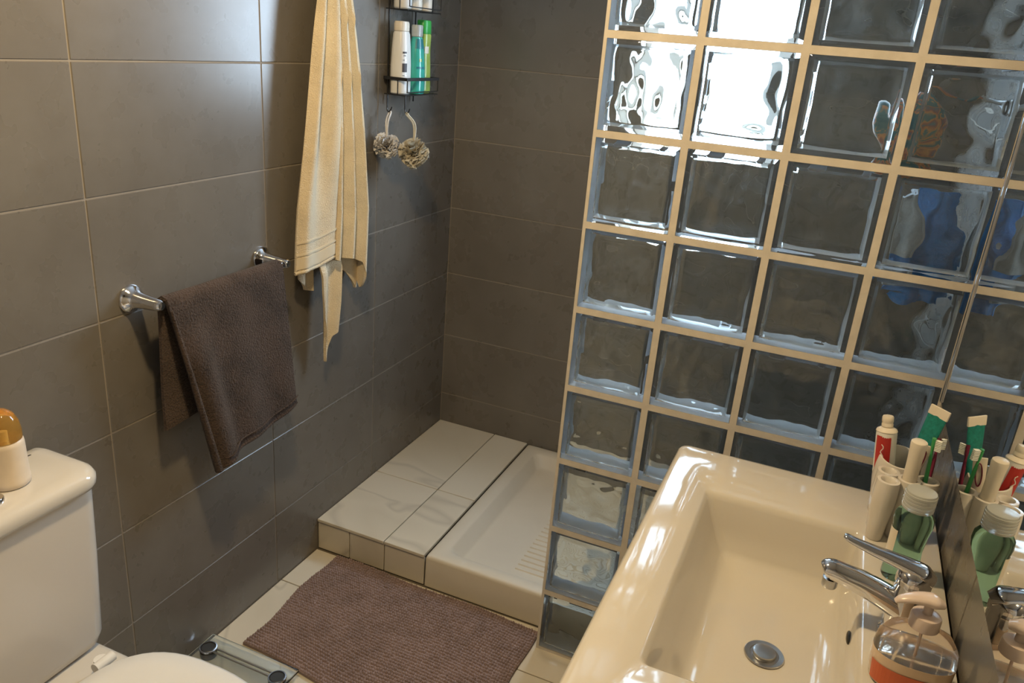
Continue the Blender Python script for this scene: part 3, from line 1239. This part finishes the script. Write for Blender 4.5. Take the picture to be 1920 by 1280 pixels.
# ------------------------------------------------------------------ basin mixer
FX, FY = 1.500, -.655
fc = empty('basin_mixer', (FX, FY, SZ), 'chrome basin mixer tap with long lever handle', 'tap')
lathe('tap_base', [(.026, .0004), (.026, .004), (.023, .007), (.0225, .05), (.0215, .07), (.020, .082)], M_CHROME, fc, n=36)
sp = spline([(.004, 0, .040), (-.020, 0, .050), (-.055, 0, .062), (-.080, -.001, .068), (-.100, -.001, .071), (-.107, -.001, .067)], 6)
nn = len(sp)
tube('spout', sp, [interp(i / (nn - 1), [(0, .022), (.3, .019), (.7, .0160), (.92, .0150), (1, .0125)]) for i in range(nn)], M_CHROME, fc, 24, 60, .92)
lathe('aerator', [(.0095, 0), (.0105, .002), (.0105, .014)], M_STEEL, fc, -.098, -.001, 20, loc=(0, 0, .044))
lathe('cartridge_dome', [(.0205, .0822), (.0225, .084), (.0225, .092), (.020, .100), (.013, .106), (.001, .108)], M_CHROME, fc, n=36)
lv = spline([(.022, 0, .094), (.004, .002, .103), (-.026, .006, .108), (-.055, .010, .111), (-.080, .013, .115), (-.094, .014, .119)], 6)
nn = len(lv)
tube('lever', lv, [interp(i / (nn - 1), [(0, .012), (.15, .0185), (.4, .0135), (.75, .0085), (.95, .0072), (1, .004)]) for i in range(nn)], M_CHROME, fc, 20, 60, .62)

# ------------------------------------------------------------------ things on the rim
# soap dispenser
sd = empty('soap_dispenser', (1.506, -.752, SZ), 'clear pump dispenser of peach soap on the basin rim', 'soap dispenser')
prof = [(.040, .0005), (.044, .004), (.0465, .02), (.0475, .045), (.045, .066), (.036, .080), (.022, .087), (.015, .089)]
lathe('bottle_shell', [(.0474, .0480)] + prof[4:], M_SOAP_SHELL, sd, n=40, p=2.3, ratio=.66)
lathe('liquid_soap', prof[:4] + [(.0474, .0475), (.001, .0476)], M_SOAP, sd, n=40, p=2.3, ratio=.66)
rxs = lambda z: interp(z, [(0, .040), (.004, .044), (.02, .0465), (.045, .0475), (.066, .045)])
front_patch('orange_label', sd, rxs, lambda z: rxs(z) * .66, -160, -60, .006, .034, M_SOAP_LABEL, 2.3, 14)
lathe('collar', [(.0155, .0892), (.0175, .090), (.0175, .104), (.0165, .107), (.012, .1085)], M_PUMP, sd, n=28)
lathe('pump_stem', [(.0055, .1086), (.0055, .122)], M_PUMP, sd, n=14)
hd = spline([(.014, .004, .124), (.0, 0, .128), (-.016, -.004, .128), (-.032, -.007, .123), (-.038, -.008, .118)], 5)
nn = len(hd)
tube('pump_head', hd, [interp(i / (nn - 1), [(0, .008), (.2, .0135), (.5, .0105), (.85, .0055), (1, .0042)]) for i in range(nn)], M_PUMP, sd, 16, 60, .55)
tube('dip_tube', [(0, 0, .008), (0, 0, .088)], .0018, M_PUMP, sd, 8)

# mouthwash
mw = empty('mouthwash_bottle', (1.503, -.512, SZ), 'small teal mouthwash bottle with ribbed clear cap by the toothbrush holder', 'bottle')
lathe('bottle_body', [(.022, .0005), (.0245, .004), (.0245, .03), (.0225, .055), (.0245, .080), (.0275, .098), (.0265, .110), (.021, .118), (.0185, .120)], M_MOUTHWASH, mw, n=36, p=2.4, ratio=.72)
cap = [(.0195, .1203), (.0215, .1215)]
for k in range(5):
    z = .1225 + k * .0052
    cap += [(.0222, z), (.0222, z + .0034), (.0213, z + .0040), (.0213, z + .0048)]
cap += [(.0205, .150), (.014, .1515), (.0005, .1515)]
lathe('ribbed_cap', cap, M_CLEARCAP, mw, n=36)
rxm = lambda z: interp(z, [(0, .022), (.004, .0245), (.03, .0245), (.055, .0225), (.08, .0245), (.098, .0275)])
front_patch('side_label', mw, rxm, lambda z: rxm(z) * .72, 160, 230, .03, .085, M_CREAM_PLASTIC, 2.4)
front_patch('label_mark', mw, lambda z: rxm(z) + .0004, lambda z: rxm(z) * .72 + .0004, 175, 205, .050, .066, M_DARK, 2.4)

# toothbrush holder: one ceramic piece of a tall cup and four narrow tubes
HZ = .108
th = empty('toothbrush_holder', (1.500, -.360, SZ), 'cream ceramic toothbrush holder with a cup and four narrow tubes', 'toothbrush holder')


def cup(name, cx, cy, r, h, wall, parent, slope=0.0, base=.74):
    prof = [(r * base, .0005), (r * (base + .07), .004), (r * (base * .5 + .47), .03), (r, .07), (r * .98, h * .85), (r * .94, h - .003), (r * .92, h), (r * .92 - wall * .6, h + .0005), (r * .92 - wall, h - .003), (r * .78 - wall, .03), (r * .6 - wall, .012)]
    rings = []
    for rr, z in prof:
        ring = ell_ring(cx, cy, z, max(rr, .001), max(rr, .001), 32)
        if slope and z > .05:
            ring = [(x, y, zz + slope * (y - cy) * smoothstep((z - .05) / (h - .05))) for x, y, zz in ring]
        rings.append(ring)
    v, f = loft(rings)
    return mesh_obj(name, v, f, M_CERAMIC_MATT, parent, 50)


cup('cup', -.012, .036, .036, .112, .004, th, .20)
HOLES = [(-.030, -.020), (-.031, -.054), (.0, -.034), (.028, -.022)]
for x, y in HOLES:
    cup('narrow_tube', x, y, .0185, HZ, .0078, th, 0.0, .62)

# toothpaste, red and white, cap up in the cup
rt = empty('toothpaste_tube', (1.475, -.327, SZ + .030), 'red and white toothpaste tube standing cap up in the cup', 'toothpaste', 'toothpaste tubes')
rt.rotation_euler = (math.radians(-6), math.radians(-8), 0)


def paste_tube(e, L, r, cm, body, cap_up=True):
    rings = []
    for t, a, b in ((0, r * 1.03, .0012), (.06, r * 1.03, .0016), (.10, r * 1.03, .003), (.45, r * 1.02, r * .62), (.85, r, r * .9), (.96, r, r), (1.0, r * .97, r * .97)):
        rings.append(ell_ring(0, 0, L * t, a, b, 32))
    v, f = loft(rings)
    bd = mesh_obj('tube_body', v, f, body, e, 50)
    lathe('shoulder', [(r * .98, L + .0002), (r * 1.03, L + .001), (r * .95, L + .004), (r * .5, L + .008)], cm, e, n=32)
    lathe('cap', [(r * .50, L + .0082), (r * .56, L + .009), (r * .56, L + .013), (r * .52, L + .0145), (r * .52, L + .016), (r * .56, L + .0175), (r * .55, L + .025), (r * .48, L + .027), (.0005, L + .0272)], cm, e, n=24)
    return bd


paste_tube(rt, .120, .0165, M_CREAM_PLASTIC, M_WHITE_PLASTIC)


def tube_print(e, L, r, a0, a1, t0, t1, mat, name):
    V, F = [], []
    n, m_ = 10, 10
    for j in range(m_ + 1):
        t = lerp(t0, t1, j / m_)
        a = interp(t, [(0, 1.03), (.1, 1.03), (.45, 1.02), (.85, 1), (1, .98)]) * r + .0006
        b = interp(t, [(0, .0012 / r), (.1, .003 / r), (.45, .62), (.85, .9), (1, .97)]) * r + .0006
        for i in range(n + 1):
            th_ = math.radians(lerp(a0, a1, i / n))
            V.append((a * math.cos(th_), b * math.sin(th_), L * t))
    for j in range(m_):
        for i in range(n):
            k = j * (n + 1) + i
            F.append((k, k + 1, k + n + 2, k + n + 1))
    return mesh_obj(name, V, F, mat, e, 60)


tube_print(rt, .120, .0165, -150, -65, .25, .955, M_RED, 'red_print')
V, F = [], []
pts = [(-.0018 + .0022 * math.sin(k * 1.35), 0, .060 + k * .0034) for k in range(13)]
tube('white_lettering', [(p[0] - .004, -.0166 + .0 * k, p[2]) for k, p in enumerate(pts)], .0008, M_WHITE_PLASTIC, rt, 5)

# white and green tube with its flat crimped end up
gt = empty('toothpaste_tube', (1.5025, -.318, SZ + .030), 'teal printed toothpaste tube with its flat white crimped end up', 'toothpaste', 'toothpaste tubes')
gt.rotation_euler = (math.radians(-7.5), math.radians(5), math.radians(-35))
rings = [ell_ring(0, 0, z, a, b, 28, 2.2) for z, a, b in ((0, .0075, .0075), (.018, .0075, .0075), (.022, .0120, .0120), (.08, .0135, .0105), (.14, .0165, .0055), (.176, .0178, .0022), (.190, .0180, .0016))]
v, f = loft(rings)
mesh_obj('tube_body', v, f, M_TEAL_PRINT, gt, 50)
gt.scale = (.92, .92, .92)
box('crimped_end', -.0185, .0185, -.0021, .0021, .176, .194, M_CREAM_PLASTIC, gt, .0006)
# the white round-topped tube
wt = empty('toothpaste_tube', (1.5000, -.394, SZ + .09), 'plain cream tube standing in the holder in front of the teal one', 'toothpaste', 'toothpaste tubes')
wt.rotation_euler = (math.radians(2), math.radians(-1), 0)
lathe('tube_body', [(.0095, .0), (.0105, .01), (.0108, .05), (.0118, .075), (.0125, .083), (.0118, .087), (.010, .0885), (.0005, .089)], M_CREAM_PLASTIC, wt, n=28)
# striped tube leaning behind it
st = empty('toothpaste_tube', (1.494, -.345, SZ + .03), 'white tube with a maroon loop print leaning between cup and holder', 'toothpaste', 'toothpaste tubes')
st.rotation_euler = (math.radians(4), math.radians(10), 0)
rings = [ell_ring(0, 0, z, a, b, 24, 2.3) for z, a, b in ((0, .007, .007), (.05, .0085, .0075), (.105, .010, .005), (.128, .0105, .0016))]
v, f = loft(rings)
mesh_obj('tube_body', v, f, M_CREAM_PLASTIC, st, 50)
lp = [(.0045 * math.cos(a) + .001, -.0072 + .002 * (math.sin(a) * .5 + .5), .100 + .020 * math.sin(a)) for a in [2 * math.pi * k / 24 for k in range(25)]]
tube('loop_print', lp, .0011, M_PURPLE, st, 5)


def toothbrush(label, base, tip, mat, head_dir, group='toothbrushes in the holder'):
    e = empty('toothbrush', base, label, 'toothbrush', group)
    b, t = Vector((0, 0, 0)), Vector(tip) - Vector(base)
    ax = t.normalized()
    pts = [b, b + t * .25, b + t * .55, b + t * .75, b + t * .86, b + t]
    sp_ = spline(pts, 5)
    n_ = len(sp_)
    tube('handle', sp_, [interp(i / (n_ - 1), [(0, .0045), (.3, .0060), (.6, .0048), (.78, .0030), (.86, .0048), (1, .0052)]) for i in range(n_)], mat, e, 10, 60, .6)
    hd_ = Vector(head_dir).normalized()
    side = ax.cross(hd_).normalized()
    V, F = [], []
    for i in range(7):
        for s in (-1, 0, 1):
            c = b + t * (.875 + .018 * i) + side * s * .0028
            k = len(V)
            for q in range(5):
                a = q * 2 * math.pi / 5
                d = (ax * math.cos(a) + side * math.sin(a)) * .0011
                V += [tuple(c + hd_ * .003 + d), tuple(c + hd_ * .012 + d)]
            for q in range(5):
                q2 = (q + 1) % 5
                F.append((k + 2 * q, k + 2 * q2, k + 2 * q2 + 1, k + 2 * q + 1))
            F.append(tuple(k + 2 * q + 1 for q in range(5)))
    mesh_obj('bristles', V, F, M_BRISTLE, e)['kind'] = 'stuff'
    return e


toothbrush('green and white toothbrush with its head toward the mirror', (1.529, -.382, SZ + .03), (1.521, -.372, SZ + .178), M_BRUSH_GREEN, (.9, -.3, 0))
toothbrush('maroon toothbrush standing nearest the mirror', (1.5305, -.383, SZ + .03), (1.534, -.335, SZ + .165), M_PURPLE, (.6, .4, 0))
lathe_o = None

# ------------------------------------------------------------------ mirror on the right wall
MX = 1.555
mr = empty('wall_mirror', (MX, -.75, .985), 'frameless wall mirror with a slim metal edge above the washbasin', 'mirror')
MY_N, MY_F, MZ0, MZ1 = -1.45, -.125, .998, 2.02
box('mirror_glass', 0, .005, MY_N + .75, MY_F + .75, MZ0 - .985, MZ1 - .985, M_MIRROR, mr)
box('backing', .0055, XR - MX - .0005, MY_N + .76, MY_F + .75, MZ0 - .983, MZ1 - .985, M_DARKFOOT, mr)
box('edge_strip', -.003, .012, MY_F + .7505, MY_F + .7625, MZ0 - .985, MZ1 - .985, M_STEEL, mr, .0025, 2)

# ------------------------------------------------------------------ things seen through the blocks
def hang(name, label, cat, x0, x1, y, z0, z1, mat, ph):
    e = empty(name, ((x0 + x1) / 2, y, z1), label, cat)

    def fn(u, v):
        w = lerp(.55, 1, smoothstep(v * 2.2))
        return ((u - .5) * (x1 - x0) * w, .010 * math.sin(u * 14 + ph) * (.4 + .6 * v), -(z1 - z0) * v)
    sheet('cloth', fn, 30, 20, mat, e, .008)
    return e


hang('wash_cloth', 'blue cloth hanging in the shower behind the glass blocks', 'cloth', 1.435, 1.560, .235, 1.09, 1.335, M_BLUE, .3)
hang('face_cloth', 'pale grey cloth hanging beside the blue one behind the glass blocks', 'cloth', 1.405, 1.475, .195, 1.185, 1.325, M_PALE, 1.4)
e = empty('sponge_bag', (1.405, .20, 1.462), 'orange and green patterned bag seen through the glass blocks', 'bag')
v, f = loft([ell_ring(0, 0, z, a, b, 24, 2.4) for z, a, b in ((-.075, .015, .01), (-.065, .050, .03), (0, .068, .040), (.04, .060, .035), (.060, .034, .02), (.068, .024, .014))])
mesh_obj('bag_body', v, f, M_PATTERN, e, 60)
tube('bag_cord', spline([(0, 0, .065), (.04, .03, .075), (.09, .04, .07), (.120, .05, .062)], 5), .003, M_PATTERN, e, 6)
hr = empty('hook_rail', (XR, .27, 1.515), 'metal hook rail on the shower wall behind the glass blocks', 'hook rail')
box('rail_plate', -.012, -.001, -.12, .12, -.012, .012, M_STEEL, hr, .003)
for y in (-.07, 0.03):
    tube('peg', [(-.012, y, 0), (-.045, y, .004), (-.055, y, .016)], .005, M_STEEL, hr, 8)

# ------------------------------------------------------------------ ceiling lamp
LX, LY = .66, -.83
cl = empty('ceiling_lamp', (LX, LY, ZC), 'round warm ceiling lamp above the bathroom floor', 'lamp')
lathe('lamp_housing', [(.001, -.001), (.085, -.001), (.085, -.028), (.080, -.032), (.074, -.032), (.074, -.026)], M_CHROME, cl, n=36)
lathe('lamp_diffuser', [(.073, -.027), (.073, -.034), (.06, -.042), (.03, -.047), (.001, -.048)], M_LAMP, cl, n=36)
ld = bpy.data.lights.new('lamp_light', 'SPOT')
ld.spot_size = math.radians(165)
ld.spot_blend = .4
ld.energy = LAMP_W * 4
ld.color = LAMP_COL
ld.shadow_soft_size = .05
lo = bpy.data.objects.new('lamp_light', ld)
C.objects.link(lo)
lo.location = (0, 0, -.06)
lo.parent = cl
